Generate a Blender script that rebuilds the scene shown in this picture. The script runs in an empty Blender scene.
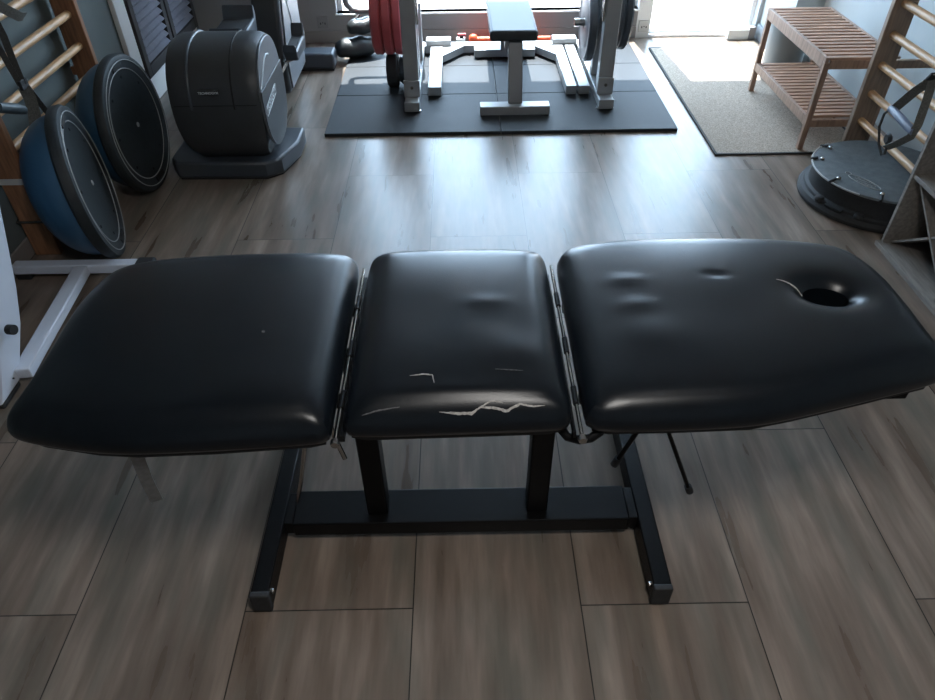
import bpy, bmesh, math, random
import numpy as np
from mathutils import Vector, Matrix, Euler, Quaternion
random.seed(7)
S = bpy.context.scene
C = S.collection
PI = math.pi

# ------------------------------------------------------------------ materials
def mat(name, col, rough=0.5, metal=0.0, noise=0.0, nscale=40.0, bump=0.0, bscale=200.0, spec=0.5, coat=0.0, stretch=(1, 1, 1)):
    m = bpy.data.materials.new(name); m.use_nodes = True
    nt = m.node_tree; b = nt.nodes['Principled BSDF']
    c = (col[0], col[1], col[2], 1)
    b.inputs['Base Color'].default_value = c
    b.inputs['Roughness'].default_value = rough
    b.inputs['Metallic'].default_value = metal
    b.inputs['Specular IOR Level'].default_value = spec
    b.inputs['Coat Weight'].default_value = coat
    tc = nt.nodes.new('ShaderNodeTexCoord'); mp = nt.nodes.new('ShaderNodeMapping')
    mp.inputs['Scale'].default_value = stretch
    nt.links.new(tc.outputs['Object'], mp.inputs['Vector'])
    if noise > 0:
        n = nt.nodes.new('ShaderNodeTexNoise'); n.inputs['Scale'].default_value = nscale; n.inputs['Detail'].default_value = 4
        nt.links.new(mp.outputs[0], n.inputs['Vector'])
        r = nt.nodes.new('ShaderNodeValToRGB')
        r.color_ramp.elements[0].position = 0.3; r.color_ramp.elements[1].position = 0.7
        r.color_ramp.elements[0].color = tuple(max(0, v * (1 - noise)) for v in col) + (1,)
        r.color_ramp.elements[1].color = tuple(min(1, v * (1 + noise)) for v in col) + (1,)
        nt.links.new(n.outputs['Fac'], r.inputs[0]); nt.links.new(r.outputs[0], b.inputs['Base Color'])
    if bump > 0:
        n2 = nt.nodes.new('ShaderNodeTexNoise'); n2.inputs['Scale'].default_value = bscale; n2.inputs['Detail'].default_value = 3
        nt.links.new(mp.outputs[0], n2.inputs['Vector'])
        bp = nt.nodes.new('ShaderNodeBump'); bp.inputs['Strength'].default_value = bump; bp.inputs['Distance'].default_value = 0.002
        nt.links.new(n2.outputs['Fac'], bp.inputs['Height']); nt.links.new(bp.outputs[0], b.inputs['Normal'])
    return m

M = {}
M['vinyl'] = mat('black_vinyl', (0.004, 0.006, 0.009), 0.30, noise=0.15, nscale=25, bump=0.12, bscale=420, spec=0.36)
M['foam'] = mat('worn_backing', (0.42, 0.40, 0.38), 0.9, noise=0.35, nscale=220)
M['crease'] = mat('worn_crease', (0.10, 0.10, 0.105), 0.7, noise=0.5, nscale=200)
M['board'] = mat('black_board', (0.012, 0.012, 0.013), 0.6)
M['blacksteel'] = mat('black_powder_coat', (0.006, 0.006, 0.0065), 0.36, bump=0.35, bscale=900, noise=0.2, nscale=300, spec=0.12)
M['chrome'] = mat('chrome', (0.42, 0.40, 0.38), 0.25, 1.0, noise=0.1, nscale=60)
M['brushed'] = mat('brushed_steel', (0.24, 0.25, 0.26), 0.3, 0.7, noise=0.15, nscale=80)
M['blackrubber'] = mat('black_rubber', (0.02, 0.02, 0.021), 0.7, noise=0.2, nscale=90)
M['mat'] = mat('rubber_crumb', (0.026, 0.030, 0.034), 0.6, noise=0.55, nscale=260, bump=0.8, bscale=300, spec=0.25)
M['rug'] = mat('coir_rug', (0.35, 0.285, 0.225), 0.95, noise=0.45, nscale=170, bump=1.0, bscale=240)
M['rugedge'] = mat('rug_edge', (0.03, 0.028, 0.027), 0.8)
M['rack'] = mat('grey_rack_paint', (0.33, 0.34, 0.345), 0.4, 0.3, noise=0.05, nscale=10)
M['rackdark'] = mat('dark_rack_paint', (0.10, 0.11, 0.12), 0.35, 0.2)
M['pad'] = mat('bench_vinyl', (0.035, 0.04, 0.045), 0.5, bump=0.1, bscale=300, spec=0.3)
M['red'] = mat('red_plate', (0.48, 0.085, 0.09), 0.5, noise=0.12, nscale=12)
M['orange'] = mat('orange_plastic', (0.85, 0.10, 0.03), 0.4)
M['plate'] = mat('dark_plate', (0.06, 0.072, 0.085), 0.45, noise=0.1, nscale=15)
M['wall'] = mat('grey_wall', (0.27, 0.26, 0.255), 0.8, noise=0.04, nscale=3, bump=0.1, bscale=90)
M['wallside'] = mat('side_wall', (0.40, 0.44, 0.45), 0.8, noise=0.04, nscale=3, bump=0.1, bscale=90)
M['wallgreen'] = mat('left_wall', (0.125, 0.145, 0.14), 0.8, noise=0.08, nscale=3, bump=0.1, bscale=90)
M['white'] = mat('white_paint', (0.80, 0.80, 0.78), 0.5, noise=0.02, nscale=5)
M['skirt'] = mat('skirting', (0.26, 0.235, 0.22), 0.6, noise=0.05, nscale=5)
M['ceil'] = mat('ceiling_white', (0.45, 0.45, 0.44), 0.9, noise=0.02, nscale=3)
M['pine'] = mat('rung_beech', (0.55, 0.33, 0.17), 0.4, noise=0.25, nscale=14, stretch=(6, .6, 6))
M['upright'] = mat('upright_wood', (0.27, 0.13, 0.065), 0.45, noise=0.3, nscale=14, stretch=(6, 6, .6))
M['upright2'] = mat('upright_wood_right', (0.25, 0.175, 0.125), 0.5, noise=0.25, nscale=14, stretch=(6, 6, .6))
M['slat'] = mat('bench_wood', (0.40, 0.235, 0.155), 0.5, noise=0.28, nscale=16, stretch=(.8, 6, 6))
M['legwood'] = mat('bench_leg_wood', (0.33, 0.21, 0.15), 0.5, noise=0.25, nscale=12, stretch=(6, 6, .8))
M['blue'] = mat('blue_dome', (0.028, 0.085, 0.15), 0.38, noise=0.08, nscale=8)
M['disc'] = mat('dark_platform', (0.014, 0.019, 0.021), 0.55, noise=0.2, nscale=30, bump=0.3, bscale=300)
M['deck'] = mat('grey_deck', (0.085, 0.10, 0.105), 0.55, noise=0.2, nscale=30, bump=0.4, bscale=500)
M['ring'] = mat('grey_line', (0.35, 0.35, 0.34), 0.5)
M['machine'] = mat('charcoal_plastic', (0.040, 0.043, 0.046), 0.42, noise=0.08, nscale=10, bump=0.15, bscale=500)
M['machinelite'] = mat('grey_plastic', (0.16, 0.165, 0.175), 0.42, noise=0.05, nscale=10)
M['machineblue'] = mat('bluegrey_plastic', (0.052, 0.062, 0.075), 0.4, noise=0.05, nscale=10)
M['letter'] = mat('silver_lettering', (0.62, 0.66, 0.68), 0.4)
M['shutter'] = mat('dark_shutter', (0.040, 0.036, 0.036), 0.5, noise=0.15, nscale=15)
M['louvre'] = mat('shutter_slat', (0.17, 0.17, 0.20), 0.4, noise=0.1, nscale=15)
M['shelf'] = mat('grey_oak_shelf', (0.22, 0.20, 0.18), 0.6, noise=0.25, nscale=12, stretch=(6, .8, 6))
M['webbing'] = mat('strap_webbing', (0.045, 0.044, 0.040), 0.8, noise=0.3, nscale=150)
M['webgrey'] = mat('grey_webbing', (0.12, 0.115, 0.10), 0.8, noise=0.3, nscale=150)
M['grip'] = mat('handle_grip', (0.06, 0.075, 0.08), 0.45)
M['gripblue'] = mat('blue_grey_grip', (0.16, 0.19, 0.26), 0.4)
M['whitesteel'] = mat('white_powder_coat', (0.62, 0.66, 0.74), 0.35, noise=0.02, nscale=10)
M['bin'] = mat('grey_bin', (0.22, 0.25, 0.26), 0.4)
M['binlid'] = mat('bin_rim', (0.25, 0.30, 0.42), 0.4)
M['socket'] = mat('socket_plastic', (0.55, 0.55, 0.52), 0.4)
M['socketgrey'] = mat('socket_grey', (0.22, 0.21, 0.21), 0.4)
M['black'] = mat('dark_hole', (0.01, 0.01, 0.01), 0.8)
M['glossblack'] = mat('gloss_black', (0.02, 0.024, 0.026), 0.38)
M['terrace'] = mat('terrace_concrete', (0.45, 0.38, 0.34), 0.9, noise=0.1, nscale=4)
M['frame'] = mat('window_frame', (0.8, 0.8, 0.8), 0.4)
M['jamb'] = mat('jamb_grey', (0.30, 0.33, 0.35), 0.5)

def glass_mat():
    m = bpy.data.materials.new('window_glass'); m.use_nodes = True
    nt = m.node_tree; nt.nodes.clear()
    o = nt.nodes.new('ShaderNodeOutputMaterial'); mx = nt.nodes.new('ShaderNodeMixShader')
    t = nt.nodes.new('ShaderNodeBsdfTransparent'); g = nt.nodes.new('ShaderNodeBsdfGlossy')
    t.inputs[0].default_value = (0.94, 0.97, 1, 1); g.inputs['Roughness'].default_value = 0.02
    f = nt.nodes.new('ShaderNodeFresnel'); f.inputs[0].default_value = 1.45
    gm = nt.nodes.new('ShaderNodeNewGeometry'); iv = nt.nodes.new('ShaderNodeMath'); iv.operation = 'SUBTRACT'; iv.inputs[0].default_value = 1
    ml = nt.nodes.new('ShaderNodeMath'); ml.operation = 'MULTIPLY'
    nt.links.new(gm.outputs['Backfacing'], iv.inputs[1]); nt.links.new(f.outputs[0], ml.inputs[0]); nt.links.new(iv.outputs[0], ml.inputs[1])
    nt.links.new(ml.outputs[0], mx.inputs[0]); nt.links.new(t.outputs[0], mx.inputs[1]); nt.links.new(g.outputs[0], mx.inputs[2])
    nt.links.new(mx.outputs[0], o.inputs[0]); return m
M['glass'] = glass_mat()

def floor_mat():
    m = bpy.data.materials.new('vinyl_planks'); m.use_nodes = True
    nt = m.node_tree; N = nt.nodes; L_ = nt.links; b = N['Principled BSDF']
    W, LL, X0, Y0 = 0.44986, 1.22698, -0.59919 - 44.986, 3.39171 - 122.698
    def mth(op, a, c=None):
        n = N.new('ShaderNodeMath'); n.operation = op
        for i, v in enumerate((a, c)):
            if v is None: continue
            if isinstance(v, (int, float)): n.inputs[i].default_value = v
            else: L_.new(v, n.inputs[i])
        return n.outputs[0]
    tc = N.new('ShaderNodeTexCoord'); sp = N.new('ShaderNodeSeparateXYZ'); L_.new(tc.outputs['Object'], sp.inputs[0])
    u = mth('DIVIDE', mth('SUBTRACT', sp.outputs[0], X0), W)
    k = mth('FLOOR', u); odd = mth('MODULO', k, 2.0)
    v = mth('ADD', mth('DIVIDE', mth('SUBTRACT', sp.outputs[1], Y0), LL), mth('MULTIPLY', odd, 0.5))
    n_ = mth('FLOOR', v)
    fu = mth('SUBTRACT', u, k); fv = mth('SUBTRACT', v, n_)
    du = mth('MULTIPLY', mth('MINIMUM', fu, mth('SUBTRACT', 1.0, fu)), W)
    dv = mth('MULTIPLY', mth('MINIMUM', fv, mth('SUBTRACT', 1.0, fv)), LL)
    seam = mth('LESS_THAN', mth('MINIMUM', du, dv), 0.0016)
    cb = N.new('ShaderNodeCombineXYZ'); L_.new(k, cb.inputs[0]); L_.new(n_, cb.inputs[1])
    wn = N.new('ShaderNodeTexWhiteNoise'); wn.noise_dimensions = '3D'; L_.new(cb.outputs[0], wn.inputs[0])
    def streak(sx, sy, off, detail, dist=0.0):
        c2 = N.new('ShaderNodeCombineXYZ')
        L_.new(mth('MULTIPLY', sp.outputs[0], sx), c2.inputs[0]); L_.new(mth('MULTIPLY', sp.outputs[1], sy), c2.inputs[1])
        L_.new(mth('ADD', mth('MULTIPLY', wn.outputs[0], 40.0), off), c2.inputs[2])
        t = N.new('ShaderNodeTexNoise'); t.inputs['Scale'].default_value = 1.0; t.inputs['Detail'].default_value = detail
        t.inputs['Roughness'].default_value = 0.5; t.inputs['Distortion'].default_value = dist
        L_.new(c2.outputs[0], t.inputs['Vector']); return t.outputs['Fac']
    a = streak(17, 2.0, 0, 5, 0.05); f = streak(75, 7, 9, 4); c_ = streak(11, 2.2, 23, 3, 0.1)
    r = N.new('ShaderNodeValToRGB'); cr = r.color_ramp
    cr.elements[0].position = 0.22; cr.elements[0].color = (0.120, 0.086, 0.064, 1)
    cr.elements[1].position = 0.72; cr.elements[1].color = (0.350, 0.277, 0.222, 1)
    e = cr.elements.new(0.5); e.color = (0.225, 0.172, 0.136, 1)
    L_.new(a, r.inputs[0])
    r2 = N.new('ShaderNodeValToRGB'); r2.color_ramp.elements[0].position = 0.45; r2.color_ramp.elements[1].position = 0.72
    L_.new(c_, r2.inputs[0])
    mx = N.new('ShaderNodeMix'); mx.data_type = 'RGBA'; L_.new(mth('MULTIPLY', r2.outputs[0], 0.75), mx.inputs[0])
    L_.new(r.outputs[0], mx.inputs[6]); mx.inputs[7].default_value = (0.142, 0.134, 0.108, 1)
    hs = N.new('ShaderNodeHueSaturation'); L_.new(mx.outputs[2], hs.inputs['Color'])
    L_.new(mth('ADD', mth('ADD', mth('MULTIPLY', f, 0.34), 0.61), mth('MULTIPLY', wn.outputs[0], 0.20)), hs.inputs['Value'])
    m2 = N.new('ShaderNodeMix'); m2.data_type = 'RGBA'; L_.new(seam, m2.inputs[0])
    L_.new(hs.outputs[0], m2.inputs[6]); m2.inputs[7].default_value = (0.02, 0.018, 0.016, 1)
    L_.new(m2.outputs[2], b.inputs['Base Color'])
    L_.new(mth('ADD', mth('MULTIPLY', a, 0.10), 0.24), b.inputs['Roughness'])
    b.inputs['Specular IOR Level'].default_value = 0.5
    bp = N.new('ShaderNodeBump'); bp.inputs['Strength'].default_value = 0.12; bp.inputs['Distance'].default_value = 0.002
    L_.new(mth('SUBTRACT', f, mth('MULTIPLY', seam, 2.0)), bp.inputs['Height']); L_.new(bp.outputs[0], b.inputs['Normal'])
    return m
M['floor'] = floor_mat()

# ------------------------------------------------------------------ mesh helpers
class MB:
    def __init__(s): s.bm = bmesh.new()
    def box(s, x0, x1, y0, y1, z0, z1, R=None):
        vs = [s.bm.verts.new((x, y, z)) for z in (z0, z1) for y in (y0, y1) for x in (x0, x1)]
        if R is not None:
            for v in vs: v.co = R @ v.co
        for f in ((0, 2, 3, 1), (4, 5, 7, 6), (0, 1, 5, 4), (2, 6, 7, 3), (0, 4, 6, 2), (1, 3, 7, 5)):
            s.bm.faces.new([vs[i] for i in f])
        return s
    def prism(s, pts, axis, a, b, taper=None):
        """closed 2-D profile extruded along axis; axis x: pts=(y,z), y: (x,z), z: (x,y)"""
        def P(p, t):
            return {'x': (t, p[0], p[1]), 'y': (p[0], t, p[1]), 'z': (p[0], p[1], t)}[axis]
        A = [s.bm.verts.new(P(p, a)) for p in pts]; B = [s.bm.verts.new(P(p, b)) for p in pts]
        n = len(pts)
        s.bm.faces.new(A[::-1]); s.bm.faces.new(B)
        for i in range(n): s.bm.faces.new((A[i], A[(i + 1) % n], B[(i + 1) % n], B[i]))
        return s
    def tube(s, pts, r, seg=12, closed=False):
        pts = [Vector(p) for p in pts]; n = len(pts)
        rs = r if isinstance(r, (list, tuple)) else [r] * n
        rings = []; up = None
        for i, p in enumerate(pts):
            if closed: t = pts[(i + 1) % n] - pts[i - 1]
            else: t = pts[min(i + 1, n - 1)] - pts[max(i - 1, 0)]
            t.normalize()
            if up is None:
                up = Vector((0, 0, 1)) if abs(t.z) < 0.9 else Vector((1, 0, 0))
            u = (up - t * up.dot(t)).normalized(); w = t.cross(u); up = u
            rings.append([s.bm.verts.new(p + (u * math.cos(a) + w * math.sin(a)) * rs[i]) for a in [2 * PI * j / seg for j in range(seg)]])
        m = n if closed else n - 1
        for i in range(m):
            A, B = rings[i], rings[(i + 1) % n]
            for j in range(seg): s.bm.faces.new((A[j], A[(j + 1) % seg], B[(j + 1) % seg], B[j]))
        if not closed:
            s.bm.faces.new(rings[0][::-1]); s.bm.faces.new(rings[-1])
        return s
    def ribbon(s, pts, w, t, side=None):
        """flat strap: pts centreline, w width, t thickness, side = width direction"""
        pts = [Vector(p) for p in pts]; n = len(pts); prev = None
        for i, p in enumerate(pts):
            d = (pts[min(i + 1, n - 1)] - pts[max(i - 1, 0)]).normalized()
            sd = Vector(side); sd = (sd - d * sd.dot(d)).normalized(); nn = d.cross(sd)
            ww = w[i] if isinstance(w, (list, tuple)) else w
            q = [s.bm.verts.new(p + sd * a * ww / 2 + nn * b * t / 2) for a, b in ((-1, -1), (1, -1), (1, 1), (-1, 1))]
            if prev:
                for j in range(4): s.bm.faces.new((prev[j], prev[(j + 1) % 4], q[(j + 1) % 4], q[j]))
            else: s.bm.faces.new(q[::-1])
            prev = q
        s.bm.faces.new(prev); return s
    def lathe(s, prof, seg=48, axis='z', c=(0, 0, 0)):
        """prof: (r, h) list, from axis to axis gives a closed solid"""
        rings = []
        for r, h in prof:
            if r < 1e-6: rings.append([s.bm.verts.new(s._ax(0, 0, h, axis, c))])
            else: rings.append([s.bm.verts.new(s._ax(r * math.cos(a), r * math.sin(a), h, axis, c)) for a in [2 * PI * j / seg for j in range(seg)]])
        for A, B in zip(rings, rings[1:]):
            if len(A) == 1 and len(B) == 1: continue
            for j in range(seg):
                k = (j + 1) % seg
                if len(A) == 1: s.bm.faces.new((A[0], B[k], B[j]))
                elif len(B) == 1: s.bm.faces.new((A[j], A[k], B[0]))
                else: s.bm.faces.new((A[j], A[k], B[k], B[j]))
        return s
    @staticmethod
    def _ax(a, b, h, axis, c):
        p = {'z': (a, b, h), 'x': (h, a, b), 'y': (b, h, a)}[axis]
        return (p[0] + c[0], p[1] + c[1], p[2] + c[2])
    def build(s, name, m, parent=None, bevel=0.0, smooth=True, local=False, seg=2):
        bmesh.ops.recalc_face_normals(s.bm, faces=s.bm.faces)
        if parent is not None and not local:
            off = Vector(ORI.get(parent.name, (0, 0, 0)))
            for v in s.bm.verts: v.co -= off
        me = bpy.data.meshes.new(name); s.bm.to_mesh(me); s.bm.free()
        o = bpy.data.objects.new(name, me); C.objects.link(o)
        me.materials.append(M[m])
        if smooth:
            me.shade_smooth()
            try: me.set_sharp_from_angle(angle=math.radians(35))
            except Exception: pass
        if parent is not None:
            o.parent = parent; ORI[o.name] = ORI.get(parent.name, (0, 0, 0))
        if bevel:
            md = o.modifiers.new('bevel', 'BEVEL'); md.width = bevel; md.segments = seg; md.limit_method = 'ANGLE'; md.angle_limit = math.radians(40)
            md.harden_normals = False
        return o
ORI = {}
def tag(o, label=None, cat=None, group=None, kind=None):
    if label: o['label'] = label
    if cat: o['category'] = cat
    if group: o['group'] = group
    if kind: o['kind'] = kind
    return o
def thing(name, label, cat, loc, group=None, rot=None):
    o = bpy.data.objects.new(name, None); C.objects.link(o); o.location = loc
    o.empty_display_size = 0.05
    ORI[o.name] = tuple(loc)
    if rot is not None: o.rotation_mode = 'QUATERNION'; o.rotation_quaternion = rot
    return tag(o, label, cat, group)
def struct(name, mb, m, bevel=0, parent=None):
    o = mb.build(name, m, parent, bevel=bevel, smooth=False)
    if parent is None: o['kind'] = 'structure'
    return o
def arc(c, r, a0, a1, n, plane='xz'):
    out = []
    for i in range(n + 1):
        a = a0 + (a1 - a0) * i / n; u, v = r * math.cos(a), r * math.sin(a)
        out.append({'xz': (c[0] + u, c[1], c[2] + v), 'yz': (c[0], c[1] + u, c[2] + v), 'xy': (c[0] + u, c[1] + v, c[2])}[plane])
    return out
def text_mesh(name, body, size, matrix, m, parent, shear=0.0, ext=0.0008):
    cu = bpy.data.curves.new(name, 'FONT'); cu.body = body; cu.size = size; cu.extrude = ext; cu.shear = shear
    cu.align_x = 'CENTER'; cu.align_y = 'CENTER'; cu.offset = size * 0.015
    t = bpy.data.objects.new(name + '_tmp', cu); C.objects.link(t)
    dg = bpy.context.evaluated_depsgraph_get(); dg.update()
    me = bpy.data.meshes.new_from_object(t.evaluated_get(dg)); bpy.data.objects.remove(t); bpy.data.curves.remove(cu)
    off = Matrix.Translation(-Vector(ORI.get(parent.name, (0, 0, 0))))
    me.transform(off @ matrix); me.materials.clear(); me.materials.append(M[m]); me.name = name
    o = bpy.data.objects.new(name, me); C.objects.link(o); o.parent = parent; ORI[o.name] = ORI.get(parent.name, (0, 0, 0))
    return o

# ------------------------------------------------------------------ room
XL, XR, YB, YF, ZC = -1.96, 2.46, 5.56, -2.2, 2.65
struct('floor', MB().box(XL - .1, XR + .1, YF - .1, YB + .1, -0.1, 0), 'floor')
struct('ceiling', MB().box(XL - .1, XR + .1, YF - .1, YB + .1, ZC, ZC + .1), 'ceil')
WX0, WX1, WZ0, WZ1 = -0.91, 1.345, 0.205, 2.52
DX0, DX1, DZ1 = 1.448, 2.24, 2.52
w = MB()
w.box(XL, WX0, YB, YB + .16, 0, ZC); w.box(WX0, WX1, YB, YB + .16, 0, WZ0); w.box(WX0, WX1, YB, YB + .16, WZ1, ZC)
w.box(DX0, DX1, YB, YB + .16, DZ1, ZC)
struct('wall_back', w, 'wall')
struct('wall_back_pier', MB().box(WX1, DX0, YB, YB + .16, 0, ZC), 'white')
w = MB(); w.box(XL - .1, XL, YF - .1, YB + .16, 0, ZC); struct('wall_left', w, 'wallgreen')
w = MB(); w.box(XR, XR + .1, YF - .1, YB + .16, 0, ZC); w.box(DX1 + .03, XR, 5.0, YB + .16, 0, ZC)
struct('wall_right', w, 'wallside')
struct('wall_front', MB().box(XL - .1, XR + .1, YF - .1, YF, 0, ZC), 'ceil')
struct('baseboard_back', MB().box(XL, WX1, YB - .012, YB, 0, .085), 'skirt', .003)
struct('baseboard_right', MB().box(DX1 + .015, DX1 + .03, 5.0, YB, 0, .1), 'jamb', .003)
struct('baseboard_left', MB().box(XL, XL + .012, YF, 4.20, 0, .085), 'skirt', .003)
# window with sill and frame
win = struct('window_1', MB().box(WX0, WX1, YB + .07, YB + .12, WZ0, WZ0 + .003).box(WX0, WX1, YB + .07, YB + .12, WZ1 - .035, WZ1)
             .box(WX0, WX0 + .035, YB + .07, YB + .12, WZ0, WZ1).box(WX1 - .035, WX1, YB + .07, YB + .12, WZ0, WZ1), 'frame')
struct('window_sill', MB().box(WX0 - .01, WX1 + .01, YB - .012, YB + .07, WZ0 - .012, WZ0), 'white', .002, win)
struct('window_pane', MB().box(WX0 + .035, WX1 - .035, YB + .092, YB + .097, WZ0 + .003, WZ1 - .035), 'glass', 0, win)
dr = struct('door_1', MB().box(DX0, DX0 + .015, YB + .05, YB + .12, .02, DZ1).box(DX1 - .03, DX1, YB + .05, YB + .12, .02, DZ1)
            .box(DX0 + .015, DX1 - .03, YB + .05, YB + .12, .02, .05).box(DX0 + .015, DX1 - .03, YB + .05, YB + .12, DZ1 - .05, DZ1), 'frame')
struct('door_glass', MB().box(DX0 + .015, DX1 - .03, YB + .082, YB + .088, .05, DZ1 - .05), 'glass', 0, dr)
struct('door_threshold', MB().box(DX0, DX1, YB, YB + .16, 0, .02), 'frame', .003, dr)
struct('trim_1', MB().box(DX1, DX1 + .03, YB - .03, YB + .16, 0, ZC), 'jamb', .003)       # door jamb
struct('trim_2', MB().box(XL, XL + .03, 4.22, 4.36, 0, 2.2), 'white', .004)               # white casing left
struct('trim_3', MB().box(XL, XL + .006, 4.36, 5.5, 0, 2.2), 'white', .0)                 # white panel behind the shutters
# outside
struct('ground_outside', MB().box(-14, 14, YB + .16, 22, -.12, -.02), 'terrace')
struct('wall_outside', MB().box(-14, 14, 13, 13.2, -.02, 1.1), 'white')

# ------------------------------------------------------------------ rubber mats
MX = [(-0.795, 0.233), (0.237, 1.268)]; MY = [(3.876, 4.447), (4.451, 4.960), (4.964, 5.470)]
rn = ['front', 'middle', 'rear']
for j, (a, b) in enumerate(MY):
    for i, (x0, x1) in enumerate(MX):
        o = MB().box(x0, x1, a, b, 0, .02).build('rubber_mat', 'mat', bevel=.003)
        lab = {(0, 0): 'black rubber crumb mat nearest the massage table, under the rack foot beside the red plates',
               (0, 1): 'black rubber crumb mat nearest the massage table, under the flat bench front foot',
               (1, 0): 'middle-row rubber mat on the left, below the red weight plates',
               (1, 1): 'middle-row rubber mat on the right, below the flat bench seat',
               (2, 0): 'rear-row rubber mat on the left, under the shiny black bags by the wall',
               (2, 1): 'rear-row rubber mat on the right, nearest the socket beside the door'}[(j, i)]
        tag(o, lab, 'rubber mat', 'rubber floor mats under the rack')
rug = thing('rug', 'beige brown ribbed doormat rug with thin dark edge in front of the glass door', 'rug', (1.83, 4.3, 0))
MB().box(1.412, 2.235, 3.572, 5.30, 0, .009).build('rug_pile', 'rug', rug, bevel=.002)
MB().box(1.400, 1.412, 3.560, 5.312, 0, .010).box(2.235, 2.247, 3.560, 5.312, 0, .010).box(1.412, 2.235, 3.560, 3.572, 0, .010).box(1.412, 2.235, 5.300, 5.312, 0, .010).build('rug_edging', 'rugedge', rug)

# ------------------------------------------------------------------ massage table
TB = thing('massage_table', 'black vinyl massage table in three sections with face hole, worn front edge, black steel base', 'massage table', (0, 1.22, 0))
ZT, ZB, RR = 0.765, 0.688, 0.058
def smooth_poly(pts, it=3, keep=0.25):
    for _ in range(it):
        q = []
        for i in range(len(pts)):
            a, b = Vector(pts[i]), Vector(pts[(i + 1) % len(pts)])
            q += [tuple(a.lerp(b, keep)), tuple(a.lerp(b, 1 - keep))]
        pts = q
    return pts
def sdf(P, poly):
    poly = np.array(poly); A = poly; B = np.roll(poly, -1, 0)
    d = np.full(len(P), 9.0)
    for a, b in zip(A, B):
        ab = b - a; t = np.clip(((P - a) @ ab) / (ab @ ab + 1e-12), 0, 1)
        d = np.minimum(d, np.linalg.norm(P - (a + t[:, None] * ab), axis=1))
    return d
def BBX(poly):
    a = np.array(poly); lo, hi = a.min(0), a.max(0)
    return (lo[0] + hi[0]) / 2, (hi[0] - lo[0]) / 2, (lo[1] + hi[1]) / 2, (hi[1] - lo[1]) / 2
def raw_height(P, d, poly):
    dd = np.clip(d, 0, RR); bx = BBX(poly)
    return (ZT - RR + np.sqrt(np.maximum(0, RR ** 2 - (RR - dd) ** 2))
            + 0.024 * np.clip(1 - np.abs((P[:, 0] - bx[0]) / bx[1]) ** 3.2, 0, 1) * np.clip(1 - np.abs((P[:, 1] - bx[2]) / bx[3]) ** 2.6, 0, 1))
def top_height(P, poly, bumps=(), hole=None):
    P = np.asarray(P, float); ps = poly[::2]; d0 = sdf(P, ps); z = raw_height(P, d0, ps) * 2.0; wsum = 2.0
    for rad in (.5, 1.0):                               # soften the ridges between the sides
        for k in range(6):
            a = 2 * PI * (k + rad) / 6; off = np.minimum(.030, d0 * .8) * rad
            Q = P + np.stack([off * math.cos(a), off * math.sin(a)], 1); z = z + raw_height(Q, sdf(Q, ps), ps); wsum += 1
    z = z / wsum
    for bx, by, sx, sy, h in bumps:
        z = z + h * np.exp(-((P[:, 0] - bx) / sx) ** 2 - ((P[:, 1] - by) / sy) ** 2)
    if hole:
        hx, hy, ha, hb = hole
        q = np.sqrt(((P[:, 0] - hx) / ha) ** 2 + ((P[:, 1] - hy) / hb) ** 2)
        z = z - 0.030 * np.exp(-np.maximum(0, q - 1) * 2.1)
    return z
def cushion(poly_raw, name, centre, bumps=(), hole=None, NA=200, NR=46, mtl='vinyl'):
    poly = smooth_poly(poly_raw, 3)
    c = np.array(centre)
    P2 = np.array(poly); A = P2; B = np.roll(P2, -1, 0)
    ang = np.linspace(0, 2 * PI, NA, endpoint=False); outer = []
    for a in ang:                                       # ray from centre to the outline
        dr_ = np.array([math.cos(a), math.sin(a)]); best = None
        for p, q in zip(A, B):
            e = q - p; det = dr_[0] * (-e[1]) + dr_[1] * e[0]
            if abs(det) < 1e-12: continue
            r = p - c; t = (r[0] * (-e[1]) + r[1] * e[0]) / det; s_ = (dr_[0] * r[1] - dr_[1] * r[0]) / det
            if t > 0 and -1e-6 <= s_ <= 1 + 1e-6: best = t if best is None else max(best, t)
        outer.append(c + dr_ * best)
    outer = np.array(outer)
    if hole: inner = np.stack([hole[0] + hole[2] * np.cos(ang), hole[1] + hole[3] * np.sin(ang)], 1)
    else: inner = np.repeat(c[None], NA, 0) + 0.02 * np.stack([np.cos(ang), np.sin(ang)], 1)
    bm = bmesh.new(); rings = []
    # outside wall, bottom to top
    for zz, ins in ((ZB, 0.010), (ZB + .006, 0.003), (ZB + .014, 0.0)):
        pp = outer + (c - outer) / np.linalg.norm(c - outer, axis=1)[:, None] * ins
        rings.append([bm.verts.new((x, y, zz)) for x, y in pp])
    ts = [1 - (i / NR) ** 1.7 for i in range(NR + 1)]
    ts = [1 - (1 - math.cos(0.5 * PI * i / NR)) if False else 1 - (i / NR) ** 1.7 for i in range(NR + 1)]
    for t in ts:
        pp = inner + (outer - inner) * t
        zz = top_height(pp, poly, bumps, hole)
        rings.append([bm.verts.new((x, y, z)) for (x, y), z in zip(pp, zz)])
    if hole:
        for k in (0.9, 0.8):
            pp = inner * 0 + np.array([hole[0], hole[1]]) + (inner - np.array([hole[0], hole[1]])) * (0.985 if k == 0.9 else 0.97)
            rings.append([bm.verts.new((x, y, ZB + (0.045 if k == 0.9 else 0.0))) for x, y in pp])
    for R0, R1 in zip(rings, rings[1:]):
        for j in range(NA): bm.faces.new((R0[j], R0[(j + 1) % NA], R1[(j + 1) % NA], R1[j]))
    if hole:
        R0, R1 = rings[-1], rings[0]
        for j in range(NA): bm.faces.new((R0[j], R0[(j + 1) % NA], R1[(j + 1) % NA], R1[j]))
    else:
        bm.faces.new(rings[-1]); bm.faces.new(rings[0][::-1])
    mb = MB(); mb.bm.free(); mb.bm = bm
    o = mb.build(name, mtl, TB)
    return o, (lambda pts: top_height(np.array(pts), poly, bumps, hole)), poly
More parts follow.
